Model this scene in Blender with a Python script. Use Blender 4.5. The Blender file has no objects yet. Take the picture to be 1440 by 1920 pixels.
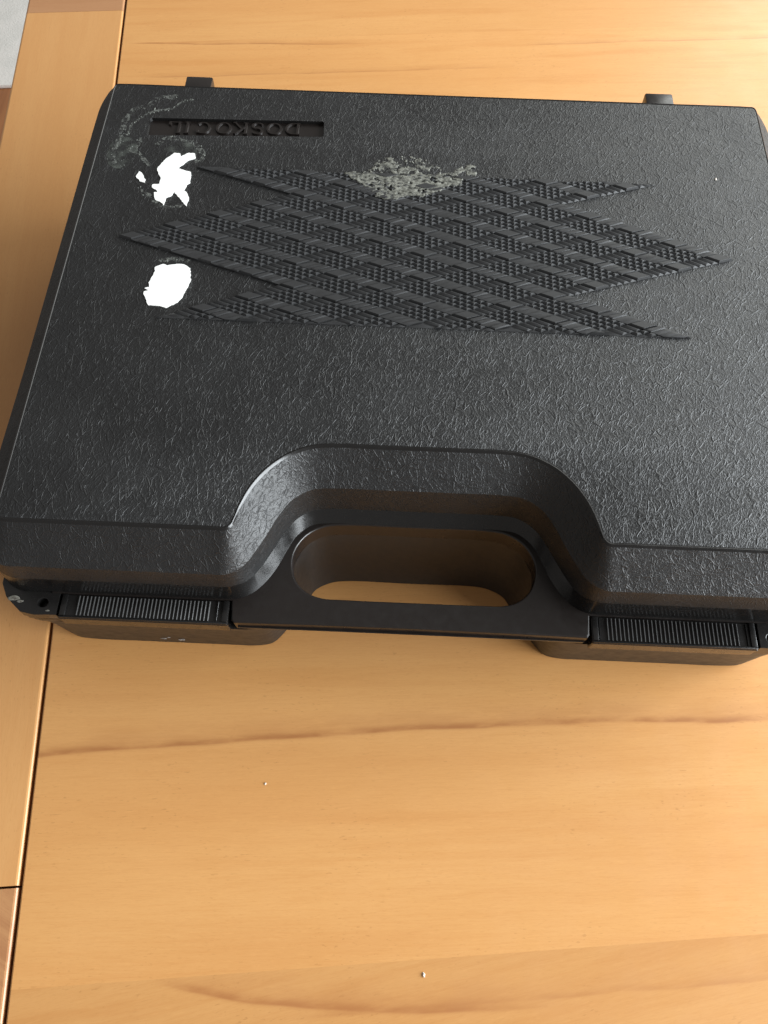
import bpy, bmesh, math, random
from mathutils import Vector, Matrix, noise
from mathutils.geometry import tessellate_polygon

random.seed(7)
C = bpy.context.scene.collection
S = 0.001                                   # authored in millimetres

# ------------------------------------------------------------------ camera
cam_d = bpy.data.cameras.new("camera")
cam = bpy.data.objects.new("camera", cam_d)
C.objects.link(cam)
cam.location = (-0.0100314, -0.1060856, 0.3705215)
cam.rotation_euler = (0.4639515, -0.0103342, 0.0413164)
cam_d.sensor_fit = 'VERTICAL'
cam_d.sensor_height = 24.0
cam_d.lens = 1559.77 / 1920 * 24.0
cam_d.clip_start = 0.01
cam_d.clip_end = 50
bpy.context.scene.camera = cam

# ------------------------------------------------------------------ world, lamps, exposure
w = bpy.data.worlds.new("World")
bpy.context.scene.world = w
w.use_nodes = True
bg = w.node_tree.nodes["Background"]
bg.inputs[0].default_value = (1.0, 0.95, 0.90, 1)
bg.inputs[1].default_value = 0.27


def area(name, loc, target, sx, sy, power, col):
    d = bpy.data.lights.new(name, 'AREA')
    d.shape = 'RECTANGLE'
    d.size, d.size_y = sx, sy
    d.energy = power
    d.color = col
    o = bpy.data.objects.new(name, d)
    C.objects.link(o)
    o.location = loc
    o.rotation_euler = (Vector(target) - Vector(loc)).to_track_quat('-Z', 'Y').to_euler()
    return o


area("window_light", (1.85, -0.15, 0.80), (0.0, 0.06, 0.08), 2.5, 1.05, 152.0, (0.90, 0.96, 1.0))
area("far_window_light", (1.30, 1.65, 1.0), (0.05, 0.2, 0.0), 1.4, 1.4, 25.0, (0.97, 1.0, 0.96))

vs = bpy.context.scene.view_settings
vs.view_transform = 'Standard'
vs.look = 'None'
vs.gamma = 1.0
vs.use_curve_mapping = False
vs.exposure = 0.12

# ------------------------------------------------------------------ helpers


def add_obj(name, verts, faces, mats, parent=None, midx=None, smooth=False, angle=None, scale=S):
    me = bpy.data.meshes.new(name)
    me.from_pydata([(x * scale, y * scale, z * scale) for x, y, z in verts], [], faces)
    for m in (mats if isinstance(mats, (list, tuple)) else [mats]):
        me.materials.append(m)
    if midx:
        for pl, k in zip(me.polygons, midx):
            pl.material_index = k
    me.update()
    bm = bmesh.new()
    bm.from_mesh(me)
    bmesh.ops.recalc_face_normals(bm, faces=bm.faces)
    bm.to_mesh(me)
    bm.free()
    if smooth:
        me.shade_smooth()
        me.set_sharp_from_angle(angle=math.radians(angle if angle else 35))
    o = bpy.data.objects.new(name, me)
    C.objects.link(o)
    if parent:
        o.parent = parent
    return o


def add_bm(name, bm, mat, parent=None, smooth=True, angle=35):
    me = bpy.data.meshes.new(name)
    bmesh.ops.scale(bm, vec=(S, S, S), verts=bm.verts)
    bmesh.ops.recalc_face_normals(bm, faces=bm.faces)
    bm.to_mesh(me)
    bm.free()
    me.materials.append(mat)
    if smooth:
        me.shade_smooth()
        me.set_sharp_from_angle(angle=math.radians(angle))
    o = bpy.data.objects.new(name, me)
    C.objects.link(o)
    if parent:
        o.parent = parent
    return o


def bm_prism(bm, outline, z0, z1, bevel=0.0, seg=2, holes=()):
    """closed prism (with optional through holes); bevels the top and bottom rims"""
    loops = [list(outline)] + [list(h) for h in holes]
    tris = tessellate_polygon([[Vector((x, y, 0)) for x, y in l] for l in loops])
    flat = [p for l in loops for p in l]
    bot = [bm.verts.new((x, y, z0)) for x, y in flat]
    top = [bm.verts.new((x, y, z1)) for x, y in flat]
    for t in tris:
        bm.faces.new([top[i] for i in t])
        bm.faces.new([bot[i] for i in reversed(t)])
    k = 0
    rim = []
    for l in loops:
        n = len(l)
        for i in range(n):
            a, b = k + i, k + (i + 1) % n
            bm.faces.new([bot[a], bot[b], top[b], top[a]])
            rim.append((top[a], top[b]))
            rim.append((bot[a], bot[b]))
        k += n
    bmesh.ops.recalc_face_normals(bm, faces=bm.faces)
    if bevel > 0:
        es = []
        for a, b in rim:
            e = bm.edges.get((a, b))
            if e:
                es.append(e)
        bmesh.ops.bevel(bm, geom=es, offset=bevel, segments=seg, affect='EDGES', profile=0.5)


def bm_box(bm, x0, x1, y0, y1, z0, z1, bevel=0.0, seg=2):
    vs_ = [bm.verts.new(p) for p in ((x0, y0, z0), (x1, y0, z0), (x1, y1, z0), (x0, y1, z0),
                                     (x0, y0, z1), (x1, y0, z1), (x1, y1, z1), (x0, y1, z1))]
    fs = [bm.faces.new([vs_[i] for i in f]) for f in ((0, 3, 2, 1), (4, 5, 6, 7), (0, 1, 5, 4), (1, 2, 6, 5), (2, 3, 7, 6), (3, 0, 4, 7))]
    if bevel:
        es = list({e for f in fs for e in f.edges})
        bmesh.ops.bevel(bm, geom=es, offset=bevel, segments=seg, affect='EDGES', profile=0.5)


def catmull(pts, n, closed=False):
    out = []
    N = len(pts)
    rng = N if closed else N - 1
    for i in range(rng):
        if closed:
            p0, p1, p2, p3 = pts[i - 1], pts[i], pts[(i + 1) % N], pts[(i + 2) % N]
        else:
            p0, p1, p2, p3 = pts[max(i - 1, 0)], pts[i], pts[i + 1], pts[min(i + 2, N - 1)]
        # centripetal-ish tangents, guarded against overshoot on long straight runs
        d = lambda a, b: max(1e-6, math.dist(a, b)) ** 0.5
        t0 = 0
        t1 = t0 + d(p0, p1)
        t2 = t1 + d(p1, p2)
        t3 = t2 + d(p2, p3)
        for k in range(n):
            t = t1 + (t2 - t1) * k / n
            q = []
            for j in range(len(p1)):
                A1 = p1[j] if t1 - t0 < 1e-2 else (t1 - t) / (t1 - t0) * p0[j] + (t - t0) / (t1 - t0) * p1[j]
                A2 = (t2 - t) / (t2 - t1) * p1[j] + (t - t1) / (t2 - t1) * p2[j]
                A3 = p2[j] if t3 - t2 < 1e-2 else (t3 - t) / (t3 - t2) * p2[j] + (t - t2) / (t3 - t2) * p3[j]
                B1 = (t2 - t) / (t2 - t0) * A1 + (t - t0) / (t2 - t0) * A2
                B2 = (t3 - t) / (t3 - t1) * A2 + (t - t1) / (t3 - t1) * A3
                q.append((t2 - t) / (t2 - t1) * B1 + (t - t1) / (t2 - t1) * B2)
            out.append(tuple(q))
    if not closed:
        out.append(tuple(pts[-1]))
    return out


# ------------------------------------------------------------------ materials


class NT:
    def __init__(self, name):
        self.m = bpy.data.materials.new(name)
        self.m.use_nodes = True
        self.t = self.m.node_tree
        self.b = self.t.nodes["Principled BSDF"]

    def n(self, kind, **kw):
        nd = self.t.nodes.new(kind)
        for k, v in kw.items():
            setattr(nd, k, v)
        return nd

    def put(self, sock, v):
        if hasattr(v, "links"):
            self.t.links.new(v, sock)
        elif isinstance(v, (tuple, list)) and len(v) == 3 and sock.type == 'RGBA':
            sock.default_value = (*v, 1)
        else:
            sock.default_value = v

    def math(self, op, a, b=0.0, c=0.0, clamp=False):
        nd = self.n("ShaderNodeMath", operation=op, use_clamp=clamp)
        self.put(nd.inputs[0], a)
        self.put(nd.inputs[1], b)
        self.put(nd.inputs[2], c)
        return nd.outputs[0]

    def smooth(self, v, lo, hi, a=0.0, b=1.0):
        nd = self.n("ShaderNodeMapRange", interpolation_type='SMOOTHSTEP')
        self.put(nd.inputs[0], v)
        for i, x in enumerate((lo, hi, a, b)):
            self.put(nd.inputs[1 + i], x)
        return nd.outputs[0]

    def mapping(self, vec, loc=(0, 0, 0), rot=(0, 0, 0), scale=(1, 1, 1)):
        nd = self.n("ShaderNodeMapping")
        self.put(nd.inputs[0], vec)
        nd.inputs[1].default_value = loc
        nd.inputs[2].default_value = rot
        nd.inputs[3].default_value = scale
        return nd.outputs[0]

    def skew(self, vec, deg, sx, sy, loc=(0, 0, 0)):
        """turn first, stretch after: grain that runs at an angle"""
        return self.mapping(self.mapping(vec, rot=(0, 0, math.radians(deg))), loc=loc, scale=(sx, sy, 1.0))

    def noise(self, vec, scale, detail=3, rough=0.5, dist=0.0, col=False):
        nd = self.n("ShaderNodeTexNoise")
        self.put(nd.inputs["Vector"], vec)
        nd.inputs["Scale"].default_value = scale
        nd.inputs["Detail"].default_value = detail
        nd.inputs["Roughness"].default_value = rough
        nd.inputs["Distortion"].default_value = dist
        return nd.outputs["Color" if col else "Fac"]

    def voro(self, vec, scale, feature='DISTANCE_TO_EDGE'):
        nd = self.n("ShaderNodeTexVoronoi", feature=feature)
        self.put(nd.inputs["Vector"], vec)
        nd.inputs["Scale"].default_value = scale
        return nd.outputs["Distance"]

    def vmath(self, op, a, b):
        nd = self.n("ShaderNodeVectorMath", operation=op)
        self.put(nd.inputs[0], a)
        self.put(nd.inputs[1], b)
        return nd.outputs[0]

    def mix(self, f, a, b, mode='MIX'):
        nd = self.n("ShaderNodeMix", data_type='RGBA', blend_type=mode)
        self.put(nd.inputs[0], f)
        self.put(nd.inputs[6], a)
        self.put(nd.inputs[7], b)
        return nd.outputs[2]

    def bump(self, h, strength, dist, normal=None):
        nd = self.n("ShaderNodeBump")
        nd.inputs["Strength"].default_value = strength
        nd.inputs["Distance"].default_value = dist
        self.put(nd.inputs["Height"], h)
        if normal is not None:
            self.put(nd.inputs["Normal"], normal)
        return nd.outputs[0]

    def coord(self):
        """object coordinates in millimetres"""
        tc = self.n("ShaderNodeTexCoord")
        return self.mapping(tc.outputs["Object"], scale=(1000, 1000, 1000))


def leather_plastic(name, strength):
    t = NT(name)
    c = t.coord()
    wn = t.noise(c, 0.09, 2, col=True)
    wv = t.vmath('SCALE', t.vmath('SUBTRACT', wn, (0.5, 0.5, 0.5)), (0, 0, 0))
    wv.node.inputs[3].default_value = 5.0
    wn2 = t.noise(c, 0.75, 2, col=True)
    wv2 = t.vmath('SCALE', t.vmath('SUBTRACT', wn2, (0.5, 0.5, 0.5)), (0, 0, 0))
    wv2.node.inputs[3].default_value = 0.55
    cw = t.vmath('ADD', t.vmath('ADD', c, wv), wv2)
    # long creases, slanting to the right as they climb
    m1 = t.skew(cw, 26, 1.0, 0.30)
    d1 = t.voro(m1, 0.36)
    r1 = t.smooth(d1, 0.0, 0.090, 1.0, 0.0)
    k1 = t.smooth(t.noise(c, 0.30, 3), 0.36, 0.60)
    m1b = t.skew(cw, -14, 1.0, 0.34, (31, 17, 5))
    d1b = t.voro(m1b, 0.29)
    r1b = t.smooth(d1b, 0.0, 0.070, 1.0, 0.0)
    k1b = t.smooth(t.noise(t.mapping(c, loc=(50, 9, 3)), 0.22, 3), 0.40, 0.60)
    # short wrinkles between them
    m2 = t.skew(cw, 16, 1.0, 0.42, (7, 3, 1))
    d2 = t.voro(m2, 1.10)
    r2 = t.smooth(d2, 0.0, 0.20, 1.0, 0.0)
    k2 = t.smooth(t.noise(c, 0.80, 3), 0.36, 0.58)
    n3 = t.noise(t.skew(cw, 20, 1.0, 0.5), 1.9, 3, 0.6)
    h = t.math('MULTIPLY', t.math('MULTIPLY', r1, k1), 1.05)
    h = t.math('MAXIMUM', h, t.math('MULTIPLY', t.math('MULTIPLY', r1b, k1b), 1.05))
    h = t.math('MAXIMUM', h, t.math('MULTIPLY', t.math('MULTIPLY', r2, k2), 0.52))
    h = t.math('ADD', h, t.math('MULTIPLY', n3, 0.20))
    t.put(t.b.inputs["Normal"], t.bump(h, strength, 0.000185))
    # rubbed, slightly dusty patches
    dust = t.smooth(t.noise(c, 0.018, 4, 0.6), 0.40, 0.72)
    t.put(t.b.inputs["Base Color"], t.mix(dust, (0.0108, 0.0109, 0.0112), (0.0172, 0.0175, 0.0178)))
    t.put(t.b.inputs["Roughness"], t.smooth(t.noise(c, 0.05, 4, 0.6), 0.3, 0.7, 0.43, 0.50))
    return t.m


def smooth_plastic(name, rough, base, scuff=0.0):
    t = NT(name)
    c = t.coord()
    n = t.noise(c, 0.25, 5, 0.6)
    t.put(t.b.inputs["Roughness"], t.smooth(n, 0.3, 0.75, rough, rough + 0.12))
    sc = t.smooth(t.noise(t.mapping(c, scale=(1, 3.5, 1)), 0.8, 6, 0.75), 0.64, 0.80)
    t.put(t.b.inputs["Base Color"], t.mix(t.math('MULTIPLY', sc, scuff), base, (0.10, 0.095, 0.085)))
    t.put(t.b.inputs["Normal"], t.bump(t.noise(c, 1.7, 4, 0.6), 0.35, 0.00006))
    return t.m


def plain(name, col, rough, bumpscale=0.0, bumpdist=0.0, var=None):
    t = NT(name)
    c = t.coord()
    if var:
        t.put(t.b.inputs["Base Color"], t.mix(t.smooth(t.noise(c, var[0], 4, 0.6), 0.35, 0.7), col, var[1]))
    else:
        t.put(t.b.inputs["Base Color"], col)
    t.b.inputs["Roughness"].default_value = rough
    if bumpscale:
        t.put(t.b.inputs["Normal"], t.bump(t.noise(c, bumpscale, 5, 0.65), 0.8, bumpdist))
    return t.m


def wood(name, seed, base, dark, along='x', angle=0.0, streaks=(), ring=0.35):
    """oiled beech: soft growth bands, fine fibre, short dark flecks, optional heartwood streaks (y0, slope, bend, x0, halfwidth, strength)"""
    t = NT(name)
    c = t.coord()
    rot = math.radians(angle) + (math.pi / 2 if along == 'y' else 0)
    g = t.mapping(c, loc=(seed * 37.0, seed * 91.0, seed * 13.0), rot=(0, 0, -rot))
    sep = t.n("ShaderNodeSeparateXYZ")
    t.put(sep.inputs[0], g)
    # broad bands
    b1 = t.noise(t.mapping(g, scale=(0.12, 1, 1)), 0.030, 4, 0.55)
    b2 = t.noise(t.mapping(g, scale=(0.07, 1, 1)), 0.14, 3, 0.5, 0.6)
    fib = t.noise(t.mapping(g, scale=(0.05, 1, 1)), 1.6, 3, 0.6)
    col = t.mix(t.smooth(b1, 0.30, 0.72), base, tuple(0.68 * a + 0.32 * b for a, b in zip(base, dark)))
    col = t.mix(t.math('MULTIPLY', t.smooth(b2, 0.45, 0.75), ring), col, dark)
    col = t.mix(t.math('MULTIPLY', t.smooth(fib, 0.40, 0.75), 0.24), col, dark)
    pore = t.noise(t.mapping(g, scale=(0.12, 1, 1)), 3.2, 2, 0.5)
    col = t.mix(t.math('MULTIPLY', t.smooth(pore, 0.52, 0.72), 0.16), col, tuple(0.8 * d for d in dark))
    lite = t.noise(t.mapping(g, loc=(11, 5, 2), scale=(0.16, 1, 1)), 1.1, 3, 0.6)
    col = t.mix(t.math('MULTIPLY', t.smooth(lite, 0.52, 0.75), 0.20), col, tuple(min(0.9, 1.14 * b) for b in base))
    # medullary flecks
    fv = t.mapping(g, scale=(0.30, 1, 1))
    fl = t.smooth(t.noise(fv, 1.25, 2, 0.4), 0.645, 0.73)
    fk = t.smooth(t.noise(g, 0.03, 2), 0.40, 0.65)
    col = t.mix(t.math('MULTIPLY', t.math('MULTIPLY', fl, fk), 0.34), col, tuple(0.62 * d for d in dark))
    raw = t.n("ShaderNodeSeparateXYZ")
    t.put(raw.inputs[0], c)
    for (y0, slope, bend, x0, hw, stg, xa, xb) in streaks:
        dx = t.math('SUBTRACT', raw.outputs[0], x0)
        yc = t.math('ADD', t.math('ADD', t.math('MULTIPLY', dx, slope), y0), t.math('MULTIPLY', t.math('MULTIPLY', dx, dx), bend))
        wob = t.math('MULTIPLY', t.math('SUBTRACT', t.noise(t.mapping(c, scale=(0.35, 0.1, 1)), 0.05, 2, 0.5), 0.5), 4.0)
        d = t.math('SUBTRACT', raw.outputs[1], t.math('ADD', yc, wob))
        core = t.math('MULTIPLY', t.smooth(d, -0.55 * hw, 0.15 * hw), t.smooth(d, 0.15 * hw, 2.2 * hw, 1.0, 0.0))
        halo = t.math('MULTIPLY', t.smooth(d, -1.2 * hw, 0.2), t.smooth(d, 0.2, 9.0 * hw, 1.0, 0.0))
        tot = t.math('ADD', t.math('MULTIPLY', core, 0.58), t.math('MULTIPLY', halo, 0.40))
        brk = t.smooth(t.noise(t.mapping(c, scale=(0.25, 1, 1)), 0.16, 4, 0.6), 0.28, 0.62, 0.35, 1.0)
        ends = t.math('MULTIPLY', t.smooth(raw.outputs[0], xa, xa + 25), t.smooth(raw.outputs[0], xb - 60, xb, 1.0, 0.0))
        tot = t.math('MULTIPLY', t.math('MULTIPLY', t.math('MULTIPLY', tot, brk), ends), stg, clamp=True)
        col = t.mix(tot, col, (0.36, 0.145, 0.045))
    t.put(t.b.inputs["Base Color"], col)
    t.put(t.b.inputs["Roughness"], t.smooth(t.noise(g, 0.05, 4, 0.6), 0.3, 0.7, 0.36, 0.44))
    t.b.inputs["Coat Weight"].default_value = 0.15
    t.b.inputs["Coat Roughness"].default_value = 0.27
    hgt = t.math('ADD', t.math('MULTIPLY', fib, 0.6), t.math('MULTIPLY', t.noise(c, 2.2, 3), 0.5))
    t.put(t.b.inputs["Normal"], t.bump(hgt, 0.35, 0.00005))
    return t.m


M_LEATHER = leather_plastic("leather_grain_black_plastic", 0.9)
M_WALL = leather_plastic("shallow_leather_grain_plastic", 0.70)
M_GLOSS = smooth_plastic("smooth_black_plastic", 0.19, (0.0085, 0.0080, 0.0078), 0.25)
M_SATIN = smooth_plastic("satin_black_plastic", 0.27, (0.0105, 0.0080, 0.0070), 0.30)
M_KNURL = smooth_plastic("checkered_black_plastic", 0.44, (0.0250, 0.0250, 0.0255), 0.10)
M_RIB = smooth_plastic("glint_tinted_rib_plastic", 0.27, (0.030, 0.029, 0.028), 0.3)  # base colour lightened to paint in the window's glint along the ribs
M_PAPER = plain("white_label_paper", (0.82, 0.82, 0.80), 0.75, 0.8, 0.00012, (0.12, (0.86, 0.85, 0.80)))


def film(name, col, lo, hi, scale, stretch, amax):
    """thin translucent dried glue: patchy cover, the plastic shows through"""
    t = NT(name)
    c = t.coord()
    n = t.noise(t.mapping(c, scale=(1, stretch, 1)), scale, 5, 0.65)
    t.put(t.b.inputs["Base Color"], t.mix(t.smooth(t.noise(c, scale * 1.7, 4), 0.35, 0.7), col, tuple(0.55 * v for v in col)))
    t.put(t.b.inputs["Alpha"], t.smooth(n, lo, hi, 0.0, amax))
    t.b.inputs["Roughness"].default_value = 0.45
    t.put(t.b.inputs["Normal"], t.bump(n, 0.8, 0.0004))
    return t.m


M_GLUE = film("dried_grey_glue", (0.25, 0.25, 0.215), 0.30, 0.62, 0.42, 1.5, 0.85)
M_SMEAR = film("smeared_glue_trace", (0.22, 0.23, 0.21), 0.44, 0.66, 0.55, 1.0, 0.60)
M_HAZE = film("thin_glue_film", (0.15, 0.165, 0.145), 0.40, 0.75, 0.16, 1.0, 0.45)
M_FLECK = plain("glue_flecks", (0.17, 0.18, 0.16), 0.5, 0.0, 0.0, (0.4, (0.07, 0.075, 0.065)))
M_CHIP = plain("pale_chipped_plastic", (0.20, 0.195, 0.165), 0.6, 1.2, 0.0003, (0.6, (0.06, 0.05, 0.04)))
M_SCUFF = plain("pale_scuffed_plastic", (0.34, 0.33, 0.32), 0.6, 1.2, 0.0002, (0.8, (0.12, 0.11, 0.10)))
M_CRUMB = plain("crumb_white", (0.66, 0.60, 0.52), 0.7, 2.0, 0.0002)

# ------------------------------------------------------------------ setting: floor and table
YAW = 0.10608417
W_BASE, W_DARK = (0.60, 0.308, 0.107), (0.485, 0.205, 0.056)


def floor_material():
    t = NT("brown_wood_floor")
    c = t.coord()
    n = t.noise(t.mapping(c, scale=(1, 0.08, 1)), 0.03, 4, 0.6)
    t.put(t.b.inputs["Base Color"], t.mix(t.smooth(n, 0.3, 0.7), (0.36, 0.15, 0.055), (0.25, 0.095, 0.035)))
    t.b.inputs["Roughness"].default_value = 0.45
    return t.m


M_FLOOR = floor_material()
fl = add_obj("floor", [(-3000, -2500, -750), (3000, -2500, -750), (3000, 4000, -750), (-3000, 4000, -750)], [(0, 1, 2, 3)], M_FLOOR)
fl["kind"] = "structure"
bm = bmesh.new()
bm_box(bm, -1900, 700, 1447, 2900, -749.5, -741, 2.0)
M_RUG = plain("pale_rug", (0.74, 0.71, 0.67), 0.9, 0.25, 0.0015, (0.02, (0.66, 0.64, 0.60)))
rug = add_bm("rug", bm, M_RUG)
rug.rotation_euler.z = YAW
rug["label"] = "pale grey rug on the brown floor beyond the table edge"
rug["category"] = "rug"

table = bpy.data.objects.new("wooden_table", None)
C.objects.link(table)
table.rotation_euler.z = YAW
table.location = (0, 0, 0)
table["label"] = "light brown beech table top with a framed edge board along its left side"
table["category"] = "table"

XS = -164.0                                    # seam between edge boards and the main top
YB = [-470, -330, -116.6, 36, 190, 330, 452, 566]
streak_bottom = ((-120.5, -0.235, 0.0009, -97.0, 1.5, 1.0, -112, 60), (-133, 0.01, 0.00006, 60, 1.2, 0.45, -60, 260))
streak_mid = ((-27.3, -0.004, -0.00013, -40.0, 1.5, 1.0, -190, 420),)
streak_far = ((446.5, -0.05, 0.0001, -70, 0.8, 0.8, -170, 20), (414, -0.005, 0.0, 0, 0.7, 0.5, -150, 120), (436, -0.004, 0, 200, 0.7, 0.6, 110, 500))
st = {1: streak_bottom, 2: streak_mid, 5: streak_far}
st[4] = ()
for i in range(len(YB) - 1):
    y0, y1 = YB[i], YB[i + 1]
    k = 1.0 + (0.0, -0.10, 0.0, 0.03, -0.03, 0.05, 0.02)[i]
    ang = (2, 8, -2.2, 0, 1, -0.6, 0)[i]
    mat = wood("beech_stave", i + 1, tuple(min(0.9, v * k) for v in W_BASE), tuple(v * k for v in W_DARK), 'x', ang, st.get(i, ()),
               ring=(0.4, 0.42, 0.22, 0.3, 0.3, 0.38, 0.4)[i])
    # stave with a small rounded arris where it meets the gap along the edge boards
    e = 0.7
    prof = [(XS + 1.2, -26), (XS + 1.2, -e), (XS + 1.2 + 0.3 * e, -0.3 * e), (XS + 1.2 + e, 0), (760, 0), (760, -26)]
    vsx = [(x, y0, z) for x, z in prof] + [(x, y1, z) for x, z in prof]
    n = len(prof)
    fs = [tuple(range(n)), tuple(range(2 * n - 1, n - 1, -1))] + [(j, (j + 1) % n, n + (j + 1) % n, n + j) for j in range(n)]
    add_obj("stave", vsx, fs, mat, table)

for j, (y0, y1, base, dark, al, ang) in enumerate((
        (-470, -80.5, (0.47, 0.235, 0.10), (0.30, 0.115, 0.045), 'x', -32),
        (-79.6, 488.6, (0.58, 0.300, 0.110), (0.50, 0.222, 0.068), 'y', 0),
        (488.9, 566, (0.44, 0.225, 0.105), (0.36, 0.16, 0.065), 'x', 0))):
    bm = bmesh.new()
    bm_box(bm, -232.8, XS - 0.15, y0, y1, -26, 0.0)
    top_e = [e for e in bm.edges if all(abs(v.co.z) < 1e-6 for v in e.verts)]
    side = [e for e in top_e if all(v.co.x > -170 for v in e.verts)]
    bmesh.ops.bevel(bm, geom=side, offset=1.35, segments=3, affect='EDGES', profile=0.5)
    side = [e for e in bm.edges if all(abs(v.co.z) < 1e-6 for v in e.verts) and all(v.co.x < -230 for v in e.verts)]
    bmesh.ops.bevel(bm, geom=side, offset=1.6, segments=3, affect='EDGES', profile=0.5)
    side = [e for e in bm.edges if all(abs(v.co.z) < 1e-6 for v in e.verts) and abs(e.verts[0].co.y - e.verts[1].co.y) < 1e-6
            and abs(e.verts[0].co.y + 80) < 1.5]
    if side:
        bmesh.ops.bevel(bm, geom=side, offset=0.45, segments=2, affect='EDGES', profile=0.5)
    add_bm("edge_board", bm, wood("beech_edge_board", 11 + j, base, dark, al, ang, ring=(0.7, 0.25, 0.4)[j]), table, angle=14)

M_LEG = wood("beech_leg", 21, W_BASE, W_DARK, 'y')
for lx in (-190, 690):
    for ly in (-420, 510):
        bm = bmesh.new()
        bm_box(bm, lx - 32, lx + 32, ly - 32, ly + 32, -749.5, -26.5, 3)
        add_bm("leg", bm, M_LEG, table)
for b in ((-157, 657, -400, -380), (-157, 657, 470, 490)):
    bm = bmesh.new()
    bm_box(bm, b[0], b[1], b[2], b[3], -110, -26.5)
    add_bm("apron", bm, M_LEG, table)

# ------------------------------------------------------------------ the case
case = bpy.data.objects.new("carrying_case", None)
C.objects.link(case)
case["label"] = "closed black plastic carrying case with leather grain lid and cut-out handle on the table"
case["category"] = "case"

ZT, ZF = 86.0, 52.0
# matched knots of half the lid: crease point, base point, share of the run and height at the two breaks of the wall
F = (0.865, 0.94, 74.0, 63.0)
Rr = (0.68, 0.75, 74.0, 57.0)
Sd = (0.87, 0.95, 81.8, 68.0)
Bk = (0.60, 0.80, 84.6, 68.0)
half = [  # from the middle of the recess out to the left, round to the middle of the back
    ((0, 64.7), (0, 47.0), Rr), ((-17, 64.7), (-18, 47.0), Rr), ((-33, 64.7), (-35, 46.9), Rr), ((-43, 63.5), (-43, 45.7), Rr),
    ((-52.2, 59.2), (-49.3, 40.6), Rr), ((-59.5, 52.5), (-53.2, 33), (0.69, 0.75, 74.0, 57.0)), ((-64.7, 44.6), (-56.2, 26), (0.71, 0.75, 74.0, 57.0)),
    ((-67.9, 36.4), (-60.4, 19), (0.73, 0.765, 74, 57.5)), ((-69.3, 31), (-65.2, 14), (0.79, 0.82, 74, 59)),
    ((-70.4, 28), (-69.3, 11.8), (0.82, 0.92, 74, 63)), ((-72.6, 26.3), (-73.4, 11.0), F), ((-79, 26.2), (-79, 10.9), F),
    ((-110, 26.2), (-110, 10.9), F), ((-150, 26.2), (-150, 10.9), F), ((-157, 26.3), (-159.5, 11.2), F),
    ((-160, 27.6), (-165.8, 14.5), (0.87, 0.945, 76, 64)), ((-161, 31), (-168.3, 20.5), (0.87, 0.95, 79, 66)),
    ((-161, 38), (-168.5, 30), Sd), ((-161, 100), (-168.5, 100), Sd), ((-161, 180), (-168.5, 180), Sd),
    ((-161, 250), (-168.5, 250), Sd), ((-161, 262), (-168.2, 261), Sd), ((-161, 268), (-166.8, 269), Sd),
    ((-160.8, 272.5), (-164.2, 274), (0.8, 0.9, 83, 68)), ((-159.6, 274.6), (-160.2, 277), (0.68, 0.84, 84.2, 68)),
    ((-156, 275), (-155, 277.5), Bk), ((-120, 275), (-120, 277.5), Bk), ((-60, 275), (-60, 277.5), Bk), ((0, 275), (0, 277.5), Bk)]
kn = [(*c, *b, *f) for c, b, f in half]
mir = [(-k[0] + (5.5 if k[0] < -150 else 0), k[1], -k[2] + (5.0 if k[0] < -150 else 0), *k[3:]) for k in kn[-2:0:-1]]
ring = catmull(kn + mir, 6, closed=True)
# straight runs were splined too: snap the ones that must be dead straight
N = len(ring)


def pt(r, f, off=0.0):
    return (r[0] + (r[2] - r[0]) * f, r[1] + (r[3] - r[1]) * f)


def inset(loop, d):
    out = []
    n = len(loop)
    for i in range(n):
        a, b, c_ = Vector(loop[i - 1]), Vector(loop[i]), Vector(loop[(i + 1) % n])
        t_ = (c_ - a)
        t_.normalize()
        nrm = Vector((-t_.y, t_.x)) * sgn
        out.append((b.x + nrm.x * d, b.y + nrm.y * d))
    return out


crease = [(r[0], r[1]) for r in ring]
area2 = sum(crease[i - 1][0] * crease[i][1] - crease[i][0] * crease[i - 1][1] for i in range(N))
sgn = 1.0 if area2 > 0 else -1.0


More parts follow.
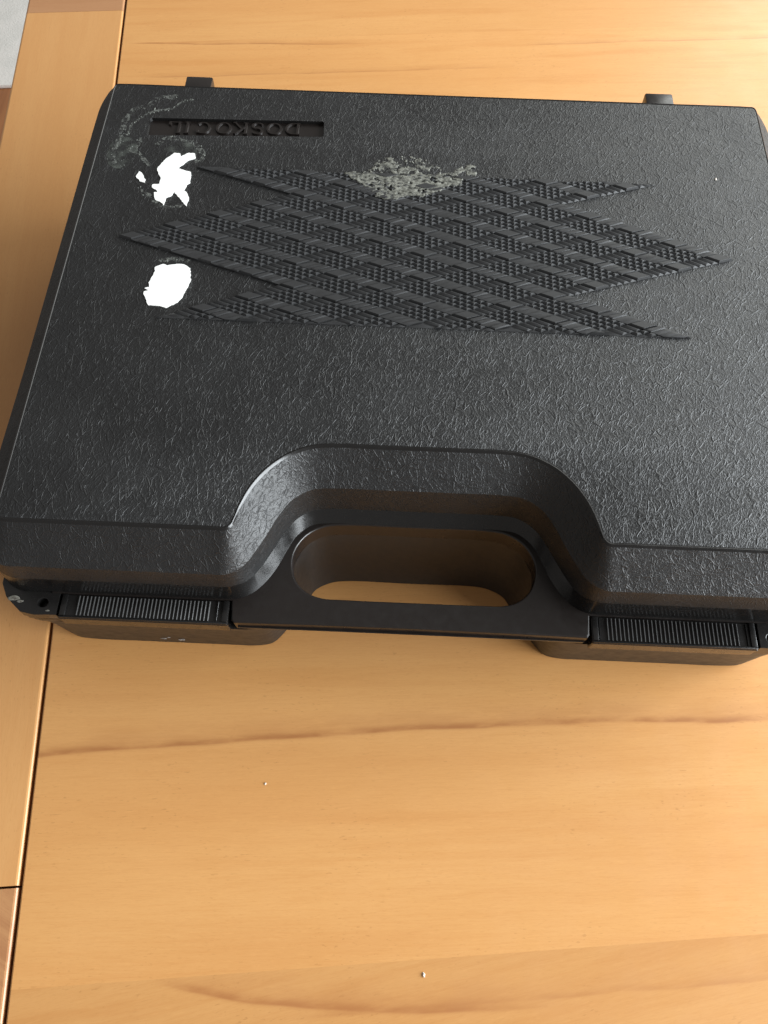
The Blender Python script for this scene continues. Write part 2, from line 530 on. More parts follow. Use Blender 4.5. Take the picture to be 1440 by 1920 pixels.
def lid_mesh():
    V, Fc, MI = [], [], []

    def loop(pts):
        k = len(V)
        V.extend(pts)
        return k

    Ls = []
    Ls.append((loop([(*pt(r, 1.0), ZF + 0.05) for r in ring]), 1))
    Ls.append((loop([(*pt(r, r[5]), r[7]) for r in ring]), 3))
    Ls.append((loop([(*pt(r, r[4] + 0.02), r[6] - 0.5) for r in ring]), 3))
    Ls.append((loop([(*pt(r, r[4] - 0.03), r[6] + 0.35) for r in ring]), 3))
    Ls.append((loop([(*pt(r, 0.03), ZT - 0.35) for r in ring]), 1))
    Ls.append((loop([(*p_, ZT + 0.40) for p_ in inset(crease, 0.12)]), 1))
    Ls.append((loop([(*p_, ZT + 0.58) for p_ in inset(crease, 0.35)]), 1))
    Ls.append((loop([(*p_, ZT + 0.54) for p_ in inset(crease, 0.62)]), 1))
    Ls.append((loop([(*p_, ZT + 0.34) for p_ in inset(crease, 0.88)]), 1))
    Ls.append((loop([(*p_, ZT + 0.38) for p_ in inset(crease, 1.10)]), 0))
    for (k0, m), (k1, _) in zip(Ls[:-1], Ls[1:]):
        for i in range(N):
            j = (i + 1) % N
            Fc.append((k0 + i, k0 + j, k1 + j, k1 + i))
            MI.append(m)
    # top sheet with a hole for the sunken name plate
    zt = ZT + 0.38
    kt = Ls[-1][0]
    hole = PLATE
    kh = loop([(x, y, zt) for x, y in hole])
    outer = [Vector((*V[kt + i][:2], 0)) for i in range(N)]
    hv = [Vector((x, y, 0)) for x, y in hole]
    idx = [kt + i for i in range(N)] + [kh + i for i in range(len(hole))]
    for t_ in tessellate_polygon([outer, hv]):
        Fc.append(tuple(idx[i] for i in t_))
        MI.append(0)
    kb = loop([(x * 0.994 - 95.2 * (0.006) * -1 * -1, y, ZT - 1.3) for x, y in hole])
    m_ = len(hole)
    for i in range(m_):
        j = (i + 1) % m_
        Fc.append((kh + i, kh + j, kb + j, kb + i))
        MI.append(1)
    Fc.append(tuple(kb + i for i in range(m_)))
    MI.append(2)
    return V, Fc, MI


PLATE = [(-138.2, 238.6), (-138.6, 249.4), (-137.8, 250.3), (-52.6, 252.3), (-51.7, 251.6), (-51.3, 241.9), (-52.2, 241.2), (-137.4, 237.9)]
V, Fc, MI = lid_mesh()
lid = add_obj("lid", V, Fc, [M_LEATHER, M_GLOSS, M_SATIN, M_WALL], case, MI, smooth=True, angle=24)
ZL = ZT + 0.38

# raised lettering in the sunken name plate (upside down, as the hinge side is at the back)


def ribbon(V, Fc, pts, wid, h, closed=False):
    n = len(pts)
    k = len(V)
    for i in range(n):
        a = pts[i - 1] if (i > 0 or closed) else pts[i]
        b = pts[(i + 1) % n] if (i < n - 1 or closed) else pts[i]
        tx, ty = b[0] - a[0], b[1] - a[1]
        L = math.hypot(tx, ty) or 1
        nx, ny = -ty / L, tx / L
        wd = wid(tx / L, ty / L) / 2
        x, y = pts[i]
        V += [(x + nx * wd, y + ny * wd, 0), (x - nx * wd, y - ny * wd, 0),
              (x + nx * wd * .6, y + ny * wd * .6, h), (x - nx * wd * .6, y - ny * wd * .6, h)]
    m_ = n if closed else n - 1
    for i in range(m_):
        a, b = k + 4 * i, k + 4 * ((i + 1) % n)
        Fc += [(a, b, b + 2, a + 2), (a + 2, b + 2, b + 3, a + 3), (a + 3, b + 3, b + 1, a + 1)]
    if not closed:
        Fc += [(k, k + 2, k + 3, k + 1), (k + 4 * n - 4, k + 4 * n - 3, k + 4 * n - 1, k + 4 * n - 2)]


THICK = lambda tx, ty: 0.55 + 1.15 * abs(ty)
arc = lambda cx, cy, rx, ry, a0, a1, n: [(cx + rx * math.cos(math.radians(a0 + (a1 - a0) * i / n)), cy + ry * math.sin(math.radians(a0 + (a1 - a0) * i / n))) for i in range(n + 1)]
Hh = 8.2
LET = {
    'D': [[(-2.6, 0), (-2.6, Hh)], [(-3.8, .35), (-1.4, .35)], [(-3.8, Hh - .35), (-1.4, Hh - .35)], [(-2.6, .35)] + arc(-0.6, Hh / 2, 3.6, Hh / 2 - .35, -88, 88, 12) + [(-2.6, Hh - .35)]],
    'O': [arc(0, Hh / 2, 3.3, Hh / 2 - .35, 0, 345, 23)],
    'S': [arc(0, Hh * .73, 2.3, Hh * .24, 25, 270, 10) + arc(0, Hh * .27, 2.6, Hh * .24, 75, -155, 10)],
    'K': [[(-2.4, 0), (-2.4, Hh)], [(-3.5, .35), (-1.3, .35)], [(-3.5, Hh - .35), (-1.3, Hh - .35)], [(-2.2, Hh * .42), (2.6, Hh)], [(-.7, Hh * .6), (3.2, 0)], [(1.6, Hh - .35), (3.4, Hh - .35)], [(2.2, .35), (4.0, .35)]],
    'C': [arc(0.4, Hh / 2, 3.3, Hh / 2 - .35, 42, 318, 18), [(2.7, Hh - .5), (2.9, Hh - 2.6)]],
    'I': [[(0, 0), (0, Hh)], [(-1.2, .35), (1.2, .35)], [(-1.2, Hh - .35), (1.2, Hh - .35)]],
    'L': [[(-2.0, 0), (-2.0, Hh)], [(-3.1, .35), (2.6, .35)], [(-3.1, Hh - .35), (-.9, Hh - .35)], [(2.6, .1), (2.8, 2.2)]]}
for ch, cx in zip("DOSKOCIL", (-67.3, -76.3, -84.6, -92.9, -101.4, -111.4, -119.6, -125.6)):
    V, Fc = [], []
    for q, stroke in enumerate(LET[ch]):
        ribbon(V, Fc, stroke, THICK if len(stroke) > 2 else (lambda tx, ty: 1.6 if abs(ty) > .9 else (0.7 if abs(ty) < .1 else 1.25)), 0.95 + 0.03 * q, closed=(ch == 'O'))
    cy = 246.2 + (cx + 95) * 0.035
    V = [(cx - x, cy - (y - Hh / 2), ZT - 1.3 + z) for x, y, z in V]
    add_obj("letter", V, Fc, M_SATIN, lid, smooth=True, angle=40)

# ------------------------------------------------------------------ skip-line checkering
P, SL = 19.0, 0.365
SK = 0.36                       # share of a period left uncut
XL, YC, YTOP, YBOT = -140.0, 170.5, 216.6, 125.0
UM = 280.0 / P - 0              # u + v at the right tip
CUTS = [0, SK] + [SK + (1 - SK) * k / 4 for k in range(1, 5)]


def lat(u, v):
    x = XL + P * (u + v)
    y = YC + SL * P * (v - u)
    return (x, y + 3.6 * (1 - (x / 140.0) ** 2))


TIP = UM / 2


def inside(u, v):
    up = lambda a, b: a >= -1e-3 or b >= 4 - 1e-3
    left = up(u, v) and up(v, u)
    return left and up(TIP - u, TIP - v) and up(TIP - v, TIP - u)


def clip(poly, y, keep_below):
    out = []
    for i in range(len(poly)):
        a, b = poly[i - 1], poly[i]
        ia = (a[1] <= y) if keep_below else (a[1] >= y)
        ib = (b[1] <= y) if keep_below else (b[1] >= y)
        if ia != ib:
            t_ = (y - a[1]) / (b[1] - a[1])
            out.append((a[0] + (b[0] - a[0]) * t_, y))
        if ib:
            out.append(b)
    return out


def poly_inset(poly, d):
    """inset a convex polygon by d; None when nothing is left"""
    A = sum(poly[i - 1][0] * poly[i][1] - poly[i][0] * poly[i - 1][1] for i in range(len(poly)))
    if A < 0:
        poly = poly[::-1]
    n = len(poly)
    res = poly
    for i in range(n):
        a, b = poly[i], poly[(i + 1) % n]
        L = math.dist(a, b)
        if L < 1e-6:
            continue
        nx, ny = -(b[1] - a[1]) / L, (b[0] - a[0]) / L
        cst = nx * a[0] + ny * a[1] + d
        out = []
        for k in range(len(res)):
            p, q = res[k - 1], res[k]
            fp, fq = nx * p[0] + ny * p[1] - cst, nx * q[0] + ny * q[1] - cst
            if (fp >= 0) != (fq >= 0):
                t_ = fp / (fp - fq)
                out.append((p[0] + (q[0] - p[0]) * t_, p[1] + (q[1] - p[1]) * t_))
            if fq >= 0:
                out.append(q)
        res = out
        if len(res) < 3:
            return None
    return res


def frustum(V, Fc, poly, z0, hmax, slope, solid=0.0):
    base = poly_inset(poly, 0.0 if solid else 0.10)
    if not base:
        return
    if solid:                                   # neighbours stay joined up to this height
        k, n = len(V), len(base)
        V += [(x, y, z0) for x, y in base] + [(x, y, z0 + solid) for x, y in base]
        Fc += [(k + i, k + (i + 1) % n, k + n + (i + 1) % n, k + n + i) for i in range(n)]
        z0 += solid
        hmax -= solid
    stages = [(base, z0)]
    d = hmax / slope
    top = poly_inset(poly, 0.10 + d)
    while top is None and d > 0.15:
        d -= 0.12
        top = poly_inset(poly, 0.10 + d)
    if top is None:
        return
    mid = poly_inset(poly, 0.10 + d * 0.72)
    h = d * slope
    # sides as a ring between same-count polygons when possible
    polys = [(base, z0), (top, z0 + h)]
    if mid and len(mid) == len(base) == len(top):
        polys = [(base, z0), (mid, z0 + h * 0.85), (top, z0 + h)]
    k = len(V)
    if len(base) == len(top):
        n = len(base)
        # align starting corners
        def align(pl, ref):
            best = min(range(n), key=lambda s: sum(math.dist(pl[(i + s) % n], ref[i]) for i in range(n)))
            return [pl[(i + best) % n] for i in range(n)]
        prev = base
        rows = []
        for pl, z in polys:
            pl = align(pl, prev)
            prev = pl
            rows.append([(x, y, z) for x, y in pl])
        for r in rows:
            V += r
        for r in range(len(rows) - 1):
            for i in range(n):
                j = (i + 1) % n
                Fc.append((k + r * n + i, k + r * n + j, k + (r + 1) * n + j, k + (r + 1) * n + i))
        Fc.append(tuple(k + (len(rows) - 1) * n + i for i in range(n)))
    else:
        cx = sum(p[0] for p in top) / len(top)
        cy = sum(p[1] for p in top) / len(top)
        n = len(base)
        V += [(x, y, z0) for x, y in base] + [(cx, cy, z0 + h * 0.8)]
        for i in range(n):
            Fc.append((k + i, k + (i + 1) % n, k + n))


ZP = ZL + 0.12
# backing sheet the checkering is cut into: its own zigzag outline
panel = bpy.data.objects.new("checkering_panel", None)
C.objects.link(panel)
panel.parent = case
rng_i = range(-6, 16)
back_V, back_F = [], []
# height and flank slope: the bands across lie as sharp ridges, the rest is flat-topped
PROFILE = {"flat_diamond": (1.35, 3.0), "ribbed_band": (1.33, 1.7, 0.74), "cross_ribbed_band": (1.22, 1.27), "checkered_diamond": (1.30, 2.1)}
for i in rng_i:
    for j in rng_i:
        groups = {"flat_diamond": ([], []), "ribbed_band": ([], []), "cross_ribbed_band": ([], []), "checkered_diamond": ([], [])}
        for a in range(5):
            for b in range(5):
                u0, u1, v0, v1 = i + CUTS[a], i + CUTS[a + 1], j + CUTS[b], j + CUTS[b + 1]
                if not inside((u0 + u1) / 2, (v0 + v1) / 2):
                    continue
                poly = [lat(u0, v0), lat(u1, v0), lat(u1, v1), lat(u0, v1)]
                poly = clip(poly, YTOP, True)
                if len(poly) > 2:
                    poly = clip(poly, YBOT, False)
                if len(poly) < 3:
                    continue
                key = ("flat_diamond" if a == 0 and b == 0 else "ribbed_band" if b == 0 else "cross_ribbed_band" if a == 0 else "checkered_diamond")
                frustum(*groups[key], poly, ZP, *PROFILE[key])
                k = len(back_V)
                back_V += [(x, y, ZP) for x, y in poly]
                back_F.append(tuple(range(k, k + len(poly))))
        for key, (gv, gf) in groups.items():
            if gf:
                add_obj("ribbed_band" if key.startswith("cross") else key, gv, gf, M_KNURL, panel, smooth=True, angle=28)
add_obj("backing_sheet", back_V, back_F, M_KNURL, panel)

# ------------------------------------------------------------------ lower tray of the case
tk = [((0, 47.2), (0, 41.2)), ((-30, 47.0), (-31, 41.2)), ((-40, 45.6), (-38.5, 39.6)), ((-46, 41), (-44.5, 36)), ((-50.4, 32), (-48.5, 29)), ((-53, 22), (-53, 21)),
      ((-56, 10), (-58, 13.5)), ((-59.5, 4.0), (-62, 9.4)), ((-66, 1.9), (-68.5, 7.8)), ((-80, 1.7), (-82, 7.6)), ((-120, 1.7), (-120, 7.6)),
      ((-146, 1.8), (-145, 7.7)), ((-154, 3.2), (-152, 8.6)), ((-161, 8.5), (-158.5, 12.2)), ((-165.5, 14), (-163.5, 17.2)), ((-166.5, 22), (-164.6, 24)), ((-166.5, 100), (-164.6, 100)),
      ((-166.5, 180), (-164.6, 180)), ((-166.5, 262), (-164.6, 260)), ((-165, 271), (-162, 269)), ((-158, 276), (-156, 272)), ((-80, 276), (-80, 272.5)), ((0, 276), (0, 272.5))]
tkk = [(*a, *b) for a, b in tk]
tr = catmull(tkk + [(-k[0], k[1], -k[2], k[3]) for k in tkk[-2:0:-1]], 5, closed=True)
n = len(tr)
V, Fc = [], []
lv = [(0.0, 41.9), (0.55, 22.0), (0.97, 2.2), (1.0, 0.9)]
for f, z in lv:
    V += [(q[0] + (q[2] - q[0]) * f, q[1] + (q[3] - q[1]) * f, z) for q in tr]
cr_b = [(q[2], q[3]) for q in tr]
V += [(*p_, 0.25) for p_ in inset(cr_b, 0.8)]
for r in range(len(lv)):
    for i in range(n):
        j = (i + 1) % n
        Fc.append((r * n + i, r * n + j, (r + 1) * n + j, (r + 1) * n + i))
tt = tessellate_polygon([[Vector((x, y, 0)) for x, y, _ in V[len(lv) * n:]]])
Fc += [tuple(len(lv) * n + i for i in t_) for t_ in tt]
tt = tessellate_polygon([[Vector((x, y, 0)) for x, y, _ in V[:n]]])
Fc += [tuple(i for i in t_) for t_ in tt]
M_TRAY = smooth_plastic("matt_black_plastic", 0.42, (0.013, 0.0115, 0.0105), 0.10)
add_obj("bottom_tray", V, Fc, M_TRAY, case, smooth=True, angle=30)

# ------------------------------------------------------------------ handle plate with its finger hole
hq = [(0, 46.3), (-30, 46.2), (-38.5, 44.9), (-45.2, 40.9), (-49.4, 34.5), (-50.4, 28.2), (-48.2, 20.4), (-43.4, 15.4), (-37, 13.1), (-28, 12.8), (0, 12.7)]
hole = catmull(hq + [(-x, y) for x, y in hq[-2:0:-1]], 5, closed=True)
outl = [(-168.2, 24), (-147.2, 24), (-147.2, 10.3), (-73.6, 10.3), (-72.6, 2.4), (-71.4, 1.0), (-40, 1.35), (0, 1.5), (40, 1.3), (70.2, 0.9), (71.2, 2.4), (71.8, 10.3),
        (147.2, 10.3), (147.2, 24), (167.6, 24), (167.6, 272), (-167.6, 272)]
bm = bmesh.new()
bm_prism(bm, outl, 42.1, ZF, 0.75, 3, holes=[hole])
for v in bm.verts:
    if v.co.z < 44 and v.co.y < 3:
        v.co.y += 0.7
add_bm("handle_plate", bm, M_SATIN, case, angle=14)
# scuffed parting line along the front of the grip
bm = bmesh.new()
bm_box(bm, -70.6, 70.2, 0.75, 2.0, 46.6, 47.1, 0.2, 1)
add_bm("parting_line", bm, M_SATIN, case)

# ------------------------------------------------------------------ latches with ribbed thumb pads


def latch(x0, x1, ribs, lines, yo, label):
    bm = bmesh.new()
    bm_box(bm, x0, x1, -0.1 + yo, 10.4, 42.2, ZF - 0.9, 0.5)
    for v in bm.verts:
        if v.co.z < 44 and v.co.y < 3:
            v.co.y += 0.7
    o = add_bm("latch", bm, M_GLOSS, case, angle=14)
    o["label"] = label
    # thin frame lips that the thumb ribs lie between
    for (a, b, c_, d) in ((x0 + .3, x1 - .3, 0.15 + yo, 1.05 + yo), (x0 + .3, x0 + 2.6, 1.15 + yo, 10.2), (x1 - 2.6, x1 - .3, 1.15 + yo, 10.2)):
        bm = bmesh.new()
        bm_box(bm, a, b, c_, d, ZF - 0.95, ZF - 0.05, 0.25)
        add_bm("lip", bm, M_GLOSS, o)
    me0 = None
    a, b, cnt = ribs
    for k in range(cnt):
        x = a + (b - a) * k / (cnt - 1)
        if me0 is None:
            vs_, fs = [], []
            prof = [(-0.42 * math.cos(q * math.pi / 8), 0.8 * math.sin(q * math.pi / 8)) for q in range(9)]
            for yy, sc in ((1.35 + yo, 1), (9.6, 1)):
                vs_ += [(px * sc, yy, ZF - 0.95 + pz) for px, pz in prof]
            m_ = len(prof)
            fs = [(q, q + 1, m_ + q + 1, m_ + q) for q in range(m_ - 1)] + [tuple(range(m_)), tuple(range(2 * m_ - 1, m_ - 1, -1))]
            r = add_obj("rib", vs_, fs, M_RIB, o, smooth=True, angle=50)
            me0 = r
        else:
            r = me0.copy()
            C.objects.link(r)
            r.parent = o
        r.location.x = x * S
    for x in lines:
        bm = bmesh.new()
        bm_box(bm, x - .2, x + .2, 1.5 + yo, 9.8, ZF - 0.95, ZF - 0.25, 0.12, 1)
        add_bm("guide_line", bm, M_GLOSS, o)


latch(-142.4, -74.0, (-135.2, -82.2, 35), (-78.7,), 0.0, "left latch with thin bright ribs")
latch(72.2, 138.2, (78.6, 130.6, 33), (75.4, 134.4), -0.9, "right latch with duller ribs")

# padlock tabs at both front corners
for sx in (-1, 1):
    o_ = [(-146.6, 1.2), (-152, 0.9), (-158, 2.0), (-165.0, 8.0), (-168.0, 13.8), (-168.0, 23.5), (-147.7, 23.5), (-147.7, 11.0), (-143.2, 10.6), (-143.2, 1.2)]
    o_ = [(-sx * -1 * x if False else (x if sx < 0 else -x), y) for x, y in o_]
    if sx > 0:
        o_ = [(x - (4.2 if x < 150 and y < 11.2 and abs(x) < 144 else 0), y - (1.2 if y < 5 else 0)) for x, y in o_]
    hx = -149.5 if sx < 0 else 144.2
    hy = 6.2 if sx < 0 else 4.2
    hr = 1.9
    hl = [(hx + hr * 1.15 * math.cos(t_ * math.pi / 10), hy + hr * math.sin(t_ * math.pi / 10)) for t_ in range(20)]
    bm = bmesh.new()
    bm_prism(bm, o_, 46.8 if sx < 0 else 44.0, ZF - 0.4, 0.25, 2, holes=[hl])
    add_bm("padlock_tab", bm, M_GLOSS, case, angle=14)
    if sx < 0:
        bm = bmesh.new()
        bm_prism(bm, [(-143.4, 1.6), (-152, 1.4), (-157.5, 2.6), (-164.2, 8.4), (-166.8, 13.8), (-166.8, 23), (-143.4, 23)], 42.2, 46.2, 0.5, 2)
        add_bm("padlock_tab", bm, M_SATIN, case, angle=30)
# chipped pale plastic at the left tab
for (cx, cy, r_) in ((-161.8, 7.6, 1.9), (-158.9, 6.3, 1.1), (-147.0, 2.8, 0.6)):
    bm = bmesh.new()
    bmesh.ops.create_icosphere(bm, subdivisions=2, radius=r_)
    for v in bm.verts:
        q = noise.noise(v.co * 1.3 + Vector((cx, cy, 0)))
        v.co *= 1 + 0.45 * q
        v.co.z *= 0.22
        v.co.x *= 1.25
        v.co.y *= 0.6
        v.co += Vector((cx, cy, ZF - 0.3))
    add_bm("chipped_edge", bm, M_CHIP, case, angle=20)

# pale scuffs on the front of the tray
for (cx, cz, r_) in ((-109.5, 11.0, 1.4), (-102.0, 9.5, 1.5), (-106.8, 14.0, 0.8)):
    bm = bmesh.new()
    bmesh.ops.create_icosphere(bm, subdivisions=2, radius=r_)
    for v in bm.verts:
        v.co *= 1 + 0.6 * noise.noise(v.co * 1.4 + Vector((cx, cz, 3)))
        v.co.y *= 0.12
        v.co.z *= 0.55
        v.co += Vector((cx, 6.05 - (cz - 10) * 0.13, cz))
    add_bm("scuff", bm, M_SCUFF, case, angle=20)

# hinge feet on the back
for x0, x1 in ((-128.2, -114.0), (114.0, 128.6)):
    bm = bmesh.new()
    bm_box(bm, x0, x1, 276.5, 293.0, 40, 79, 1.0, 2)
    for v in bm.verts:
        if v.co.y > 284:
            sgn_ = 1 if x0 < 0 else -1
            v.co.x += 0.0
    add_bm("hinge_foot", bm, M_SATIN, case, angle=30)

# ------------------------------------------------------------------ torn label paper, glue and flecks on the lid
PBIG = [(-123.6, 224.5), (-122.5, 226.0), (-119.7, 225.7), (-118.9, 223.7), (-115.6, 226.3), (-112.6, 226.0), (-111.9, 222.8), (-114.9, 221.2), (-119.3, 215.7), (-115.7, 214.2), (-112.8, 213.4), (-112.2, 209.7), (-112.0, 206.2), (-113.4, 204.9), (-114.3, 200.8), (-112.6, 199.7), (-111.2, 196.7), (-111.5, 190.9), (-115.1, 195.3), (-118.7, 199.9), (-119.4, 197.5), (-121.8, 195.8), (-122.4, 191.2), (-123.7, 192.7), (-126.7, 194.3), (-128.1, 199.2), (-126.4, 199.3), (-127.3, 200.8), (-129.5, 202.2), (-129.6, 204.1), (-126.4, 204.8), (-126.5, 208.9), (-128.9, 213.5), (-128.9, 215.8), (-126.3, 221.1)]
PSM = [(-137.4, 212.5), (-136.4, 211.9), (-133.5, 207.3), (-133.4, 205.1), (-136.0, 205.9), (-138.3, 208.9)]
POV = [(-116.6, 155.3), (-114.8, 154.5), (-110.7, 155.6), (-107.3, 155.5), (-104.3, 153.4), (-103.1, 146.3), (-104.1, 142.0), (-105.4, 136.6), (-107.0, 133.8), (-109.6, 132.1), (-111.6, 130.5), (-114.4, 131.4), (-116.5, 131.5), (-119.4, 131.6), (-122.6, 137.8), (-122.6, 139.2), (-120.6, 139.8), (-122.7, 141.0), (-120.7, 141.7), (-121.4, 144.3), (-120.5, 147.6), (-119.5, 151.0), (-120.1, 153.2)]


def ragged(poly, step, amp):
    out = []
    for i in range(len(poly)):
        a, b = Vector(poly[i]), Vector(poly[(i + 1) % len(poly)])
        k = max(1, int((b - a).length / step))
        for q in range(k):
            p_ = a.lerp(b, q / k)
            if q:
                p_ += Vector((random.uniform(-amp, amp), random.uniform(-amp, amp)))
            out.append((p_.x, p_.y))
    return out


for poly, lab in ((PBIG, "large torn white label remnant with pointed tears"), (PSM, "tiny white label scrap"), (POV, "oval ragged white label remnant")):
    bm = bmesh.new()
    bm_prism(bm, ragged(poly, 0.9, 0.22), ZL + 0.03, ZL + 0.28)
    bmesh.ops.triangulate(bm, faces=bm.faces[:])
    for v in bm.verts:
        v.co.z += 0.12 * max(0, noise.noise(v.co * 0.25))
    o = add_bm("paper_remnant", bm, M_PAPER, case, smooth=False)
    o["label"] = lab

RES = [(-39.0, 215.3), (-35.4, 217.7), (-28.5, 218.1), (-26.1, 223.5), (-21.4, 227.6), (-13.4, 229.5), (-3.7, 228.5), (5.0, 225.2), (7.2, 217.7), (10.4, 218.7), (16.3, 223.9), (21.7, 225.3), (24.3, 222.4), (23.2, 217.8), (17.4, 215.3), (14.7, 209.2), (9.4, 208.2), (2.1, 203.5), (-3.0, 201.0), (-8.3, 201.5), (-13.5, 199.4), (-20.2, 198.7), (-24.0, 200.7), (-25.1, 203.5), (-29.5, 206.9), (-35.6, 211.7)]


def in_poly(x, y, poly):
    r = False
    for i in range(len(poly)):
        (xa, ya), (xb, yb) = poly[i - 1], poly[i]
        if (ya > y) != (yb > y) and x < (xb - xa) * (y - ya) / (yb - ya) + xa:
            r = not r
    return r


# crusty sheet of old glue, broken through where the noise is low
step = 0.55
gx = [i * step - 41 for i in range(int(67 / step))]
gy = [i * step + 197 for i in range(int(34 / step))]
V, Fc, ids = [], [], {}


def gz(x, y):
    q = noise.fractal(Vector((x * 0.16, y * 0.22, 3.1)), 0.9, 2.1, 4)
    base_ = ZL + 0.25 if y > YTOP + 1 else ZP + 0.85
    blend = min(1, max(0, (YTOP + 1.5 - y) / 3))
    base_ = (ZL + 0.05) * (1 - blend) + (ZP + 1.20) * blend
    return base_ + 0.30 * q + 0.25 * abs(noise.noise(Vector((x * .5, y * .6, 9))))


for x in gx:
    for y in gy:
        if not in_poly(x + 1.3 * noise.noise(Vector((x * .4, y * .4, 0))), y + 1.3 * noise.noise(Vector((x * .4, y * .4, 7))), RES):
            continue
        q = noise.noise(Vector((x * 0.32, y * 0.38, 1.7))) + 0.5 * noise.noise(Vector((x * .9, y * 1.0, 4.2)))
        if q < (-0.42 if y < 216 else 0.0):
            continue
        f = []
        for (ax, ay) in ((x, y), (x + step, y), (x + step, y + step), (x, y + step)):
            kk = (round(ax / step * 2), round(ay / step * 2))
            if kk not in ids:
                ids[kk] = len(V)
                V.append((ax + random.uniform(-.12, .12), ay + random.uniform(-.12, .12), gz(ax, ay)))
            f.append(ids[kk])
        Fc.append(tuple(f))
nb = len(V)
o = add_obj("glue_residue", V, Fc, M_GLUE, case, smooth=True, angle=30)
sol = o.modifiers.new("thickness", 'SOLIDIFY')
sol.thickness = 0.00022
sol.offset = -1
o["label"] = "crusty grey glue residue across the back edge of the checkering"

# scattered flecks of glue along the edges of the vanished labels
A = [[(-119.2, 265.0), (-122.4, 264.2), (-125.3, 261.6), (-127.7, 258.4), (-131.1, 256.7), (-135.8, 255.6), (-140.4, 253.2), (-143.8, 249.4), (-147.0, 244.8), (-147.1, 238.4), (-149.8, 235.3), (-151.1, 231.8), (-151.5, 227.2)],
     [(-127.2, 266.4), (-134.1, 265.4), (-137.9, 263.0), (-141.3, 258.9), (-145.2, 257.5), (-148.6, 253.6), (-150.4, 247.6), (-150.4, 241.1), (-150.9, 232.9), (-151.4, 224.9), (-150.4, 217.2)],
     [(-140.2, 235.8), (-140.9, 230.6), (-142.4, 227.7), (-145.2, 227.5), (-139.6, 225.0), (-136.9, 221.2), (-132.6, 216.5)],
     [(-131.9, 231.7), (-129.6, 234.7), (-127.8, 235.9), (-123.0, 236.2), (-118.7, 234.1), (-114.3, 233.8), (-111.9, 231.0), (-108.9, 226.7), (-109.1, 222.7), (-111.9, 220.3)],
     [(-128.4, 195.2), (-123.9, 191.0), (-116.4, 190.4), (-112.0, 194.7)], [(-135.4, 202.5), (-132.7, 198.4), (-129.0, 196.5)],
     [(-119.0, 157.0), (-113.0, 158.5), (-105.0, 157.5)]]
V, Fc = [], []


def fleck(x, y, r, z=None):
    k = len(V)
    n_ = random.randint(4, 6)
    a0 = random.uniform(0, 6.28)
    ex = random.uniform(0.5, 1.6)
    z = ZL if z is None else z
    for i in range(n_):
        a = a0 + 6.283 * i / n_
        rr = r * random.uniform(0.6, 1.2)
        V.append((x + rr * math.cos(a) * ex, y + rr * math.sin(a) / ex, z + 0.01))
    V.append((x, y, z + random.uniform(0.12, 0.3)))
    for i in range(n_):
        Fc.append((k + i, k + (i + 1) % n_, k + n_))


for li, line in enumerate(A):
    sV, sF = [], []
    pts = catmull(line, 8)
    k0 = len(sV)
    wid = (0.75, 1.5, 1.0, 1.3, 1.0, 1.2, 1.2)[li]
    for i, p_ in enumerate(pts):
        a, b = Vector(pts[max(0, i - 1)]), Vector(pts[min(len(pts) - 1, i + 1)])
        t_ = (b - a).normalized()
        nn = Vector((-t_.y, t_.x))
        ww = wid * (0.65 + 0.6 * noise.noise(Vector((i * .31, li * 7.7, 0))) + 0.35)
        if i in (0, len(pts) - 1):
            ww *= 0.2
        for sd in (-1, 1):
            sV.append((p_[0] + nn.x * ww * sd, p_[1] + nn.y * ww * sd, ZL + 0.05 + 0.012 * li))
        if i:
            q = 2 * i
            sF.append((q - 2, q - 1, q + 1, q))
    add_obj("glue_smear", sV, sF, M_SMEAR, case)
hz = [(-148 + (7.5 + 1.6 * noise.noise(Vector((i, 0, 2)))) * math.cos(i * math.pi / 14), 225 + (11 + 3 * noise.noise(Vector((i, 3, 2)))) * math.sin(i * math.pi / 14), ZL + 0.03) for i in range(28)]
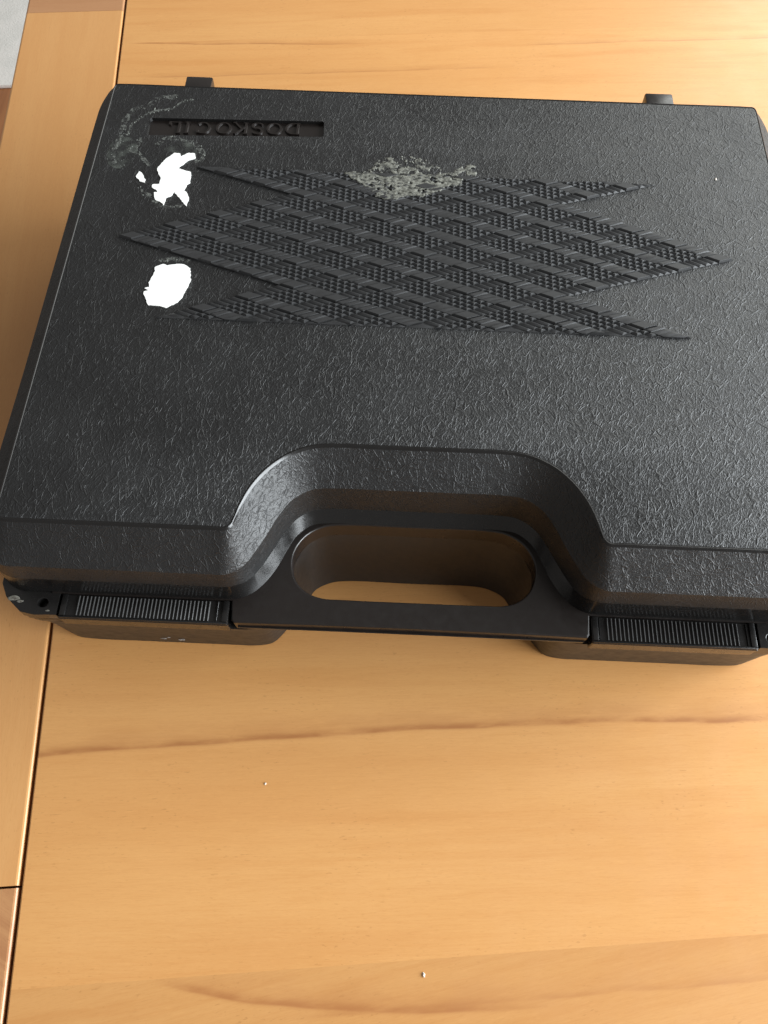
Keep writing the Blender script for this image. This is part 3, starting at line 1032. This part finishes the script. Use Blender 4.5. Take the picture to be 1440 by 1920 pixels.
hz2 = [(-120 + (8.5 + 1.6 * noise.noise(Vector((i, 5, 2)))) * math.cos(i * math.pi / 14), 226 + (9 + 2 * noise.noise(Vector((i, 8, 2)))) * math.sin(i * math.pi / 14), ZL + 0.02) for i in range(28)]
for ring_ in (hz, hz2):
    add_obj("glue_film", ring_, [tuple(range(28))], M_HAZE, case)
for li, line in enumerate(A):
    dens = (1.3, 0.6, 0.8, 1.0, 0.8, 0.7, 0.7)[li]
    for a, b in zip(line[:-1], line[1:]):
        L = math.dist(a, b)
        for q in range(int(L * dens) + 1):
            t_ = random.random()
            sp = random.gauss(0, 0.35 if li == 0 else 0.8)
            fleck(a[0] + (b[0] - a[0]) * t_ + sp, a[1] + (b[1] - a[1]) * t_ + random.gauss(0, 0.5), random.choice((0.12, 0.18, 0.25, 0.4)))
for k in range(22):                             # hazy patch at the left
    fleck(random.gauss(-146, 3.5), random.gauss(222, 5), random.choice((0.12, 0.18, 0.3)))
for k in range(26):                             # stray specks over the lid and the wall's foot
    fleck(random.uniform(-150, 155), random.uniform(35, 265) if k % 2 else random.uniform(70, 120), random.choice((0.1, 0.14)))
fleck(-137.3, 256.8, 0.75)
fleck(-119.4, 264.6, 0.6)
o = add_obj("glue_flecks", V, Fc, M_FLECK, case)
o["kind"] = "stuff"


def crumb(x, y, z, r, lab):
    bm = bmesh.new()
    bmesh.ops.create_icosphere(bm, subdivisions=2, radius=r)
    for v in bm.verts:
        v.co *= 1 + 0.7 * noise.noise(v.co * 1.1 / r + Vector((x, y, 0)))
        v.co.z *= 0.6
        v.co.y *= 1.5
    o = add_bm("crumb", bm, M_CRUMB)
    o.location = (x * S, y * S, z * S)
    o["label"] = lab
    o["category"] = "crumb"
    o["group"] = "white crumbs lying about"


crumb(-59.1, -52.9, 0.2, 0.34, "white crumb on the table below the front of the case")
crumb(10.0, -121.5, 0.3, 0.52, "white crumb on the darker front stave of the table")
crumb(138.8, 222.0, ZL + 0.15, 0.5, "white crumb on the lid right of the checkering")
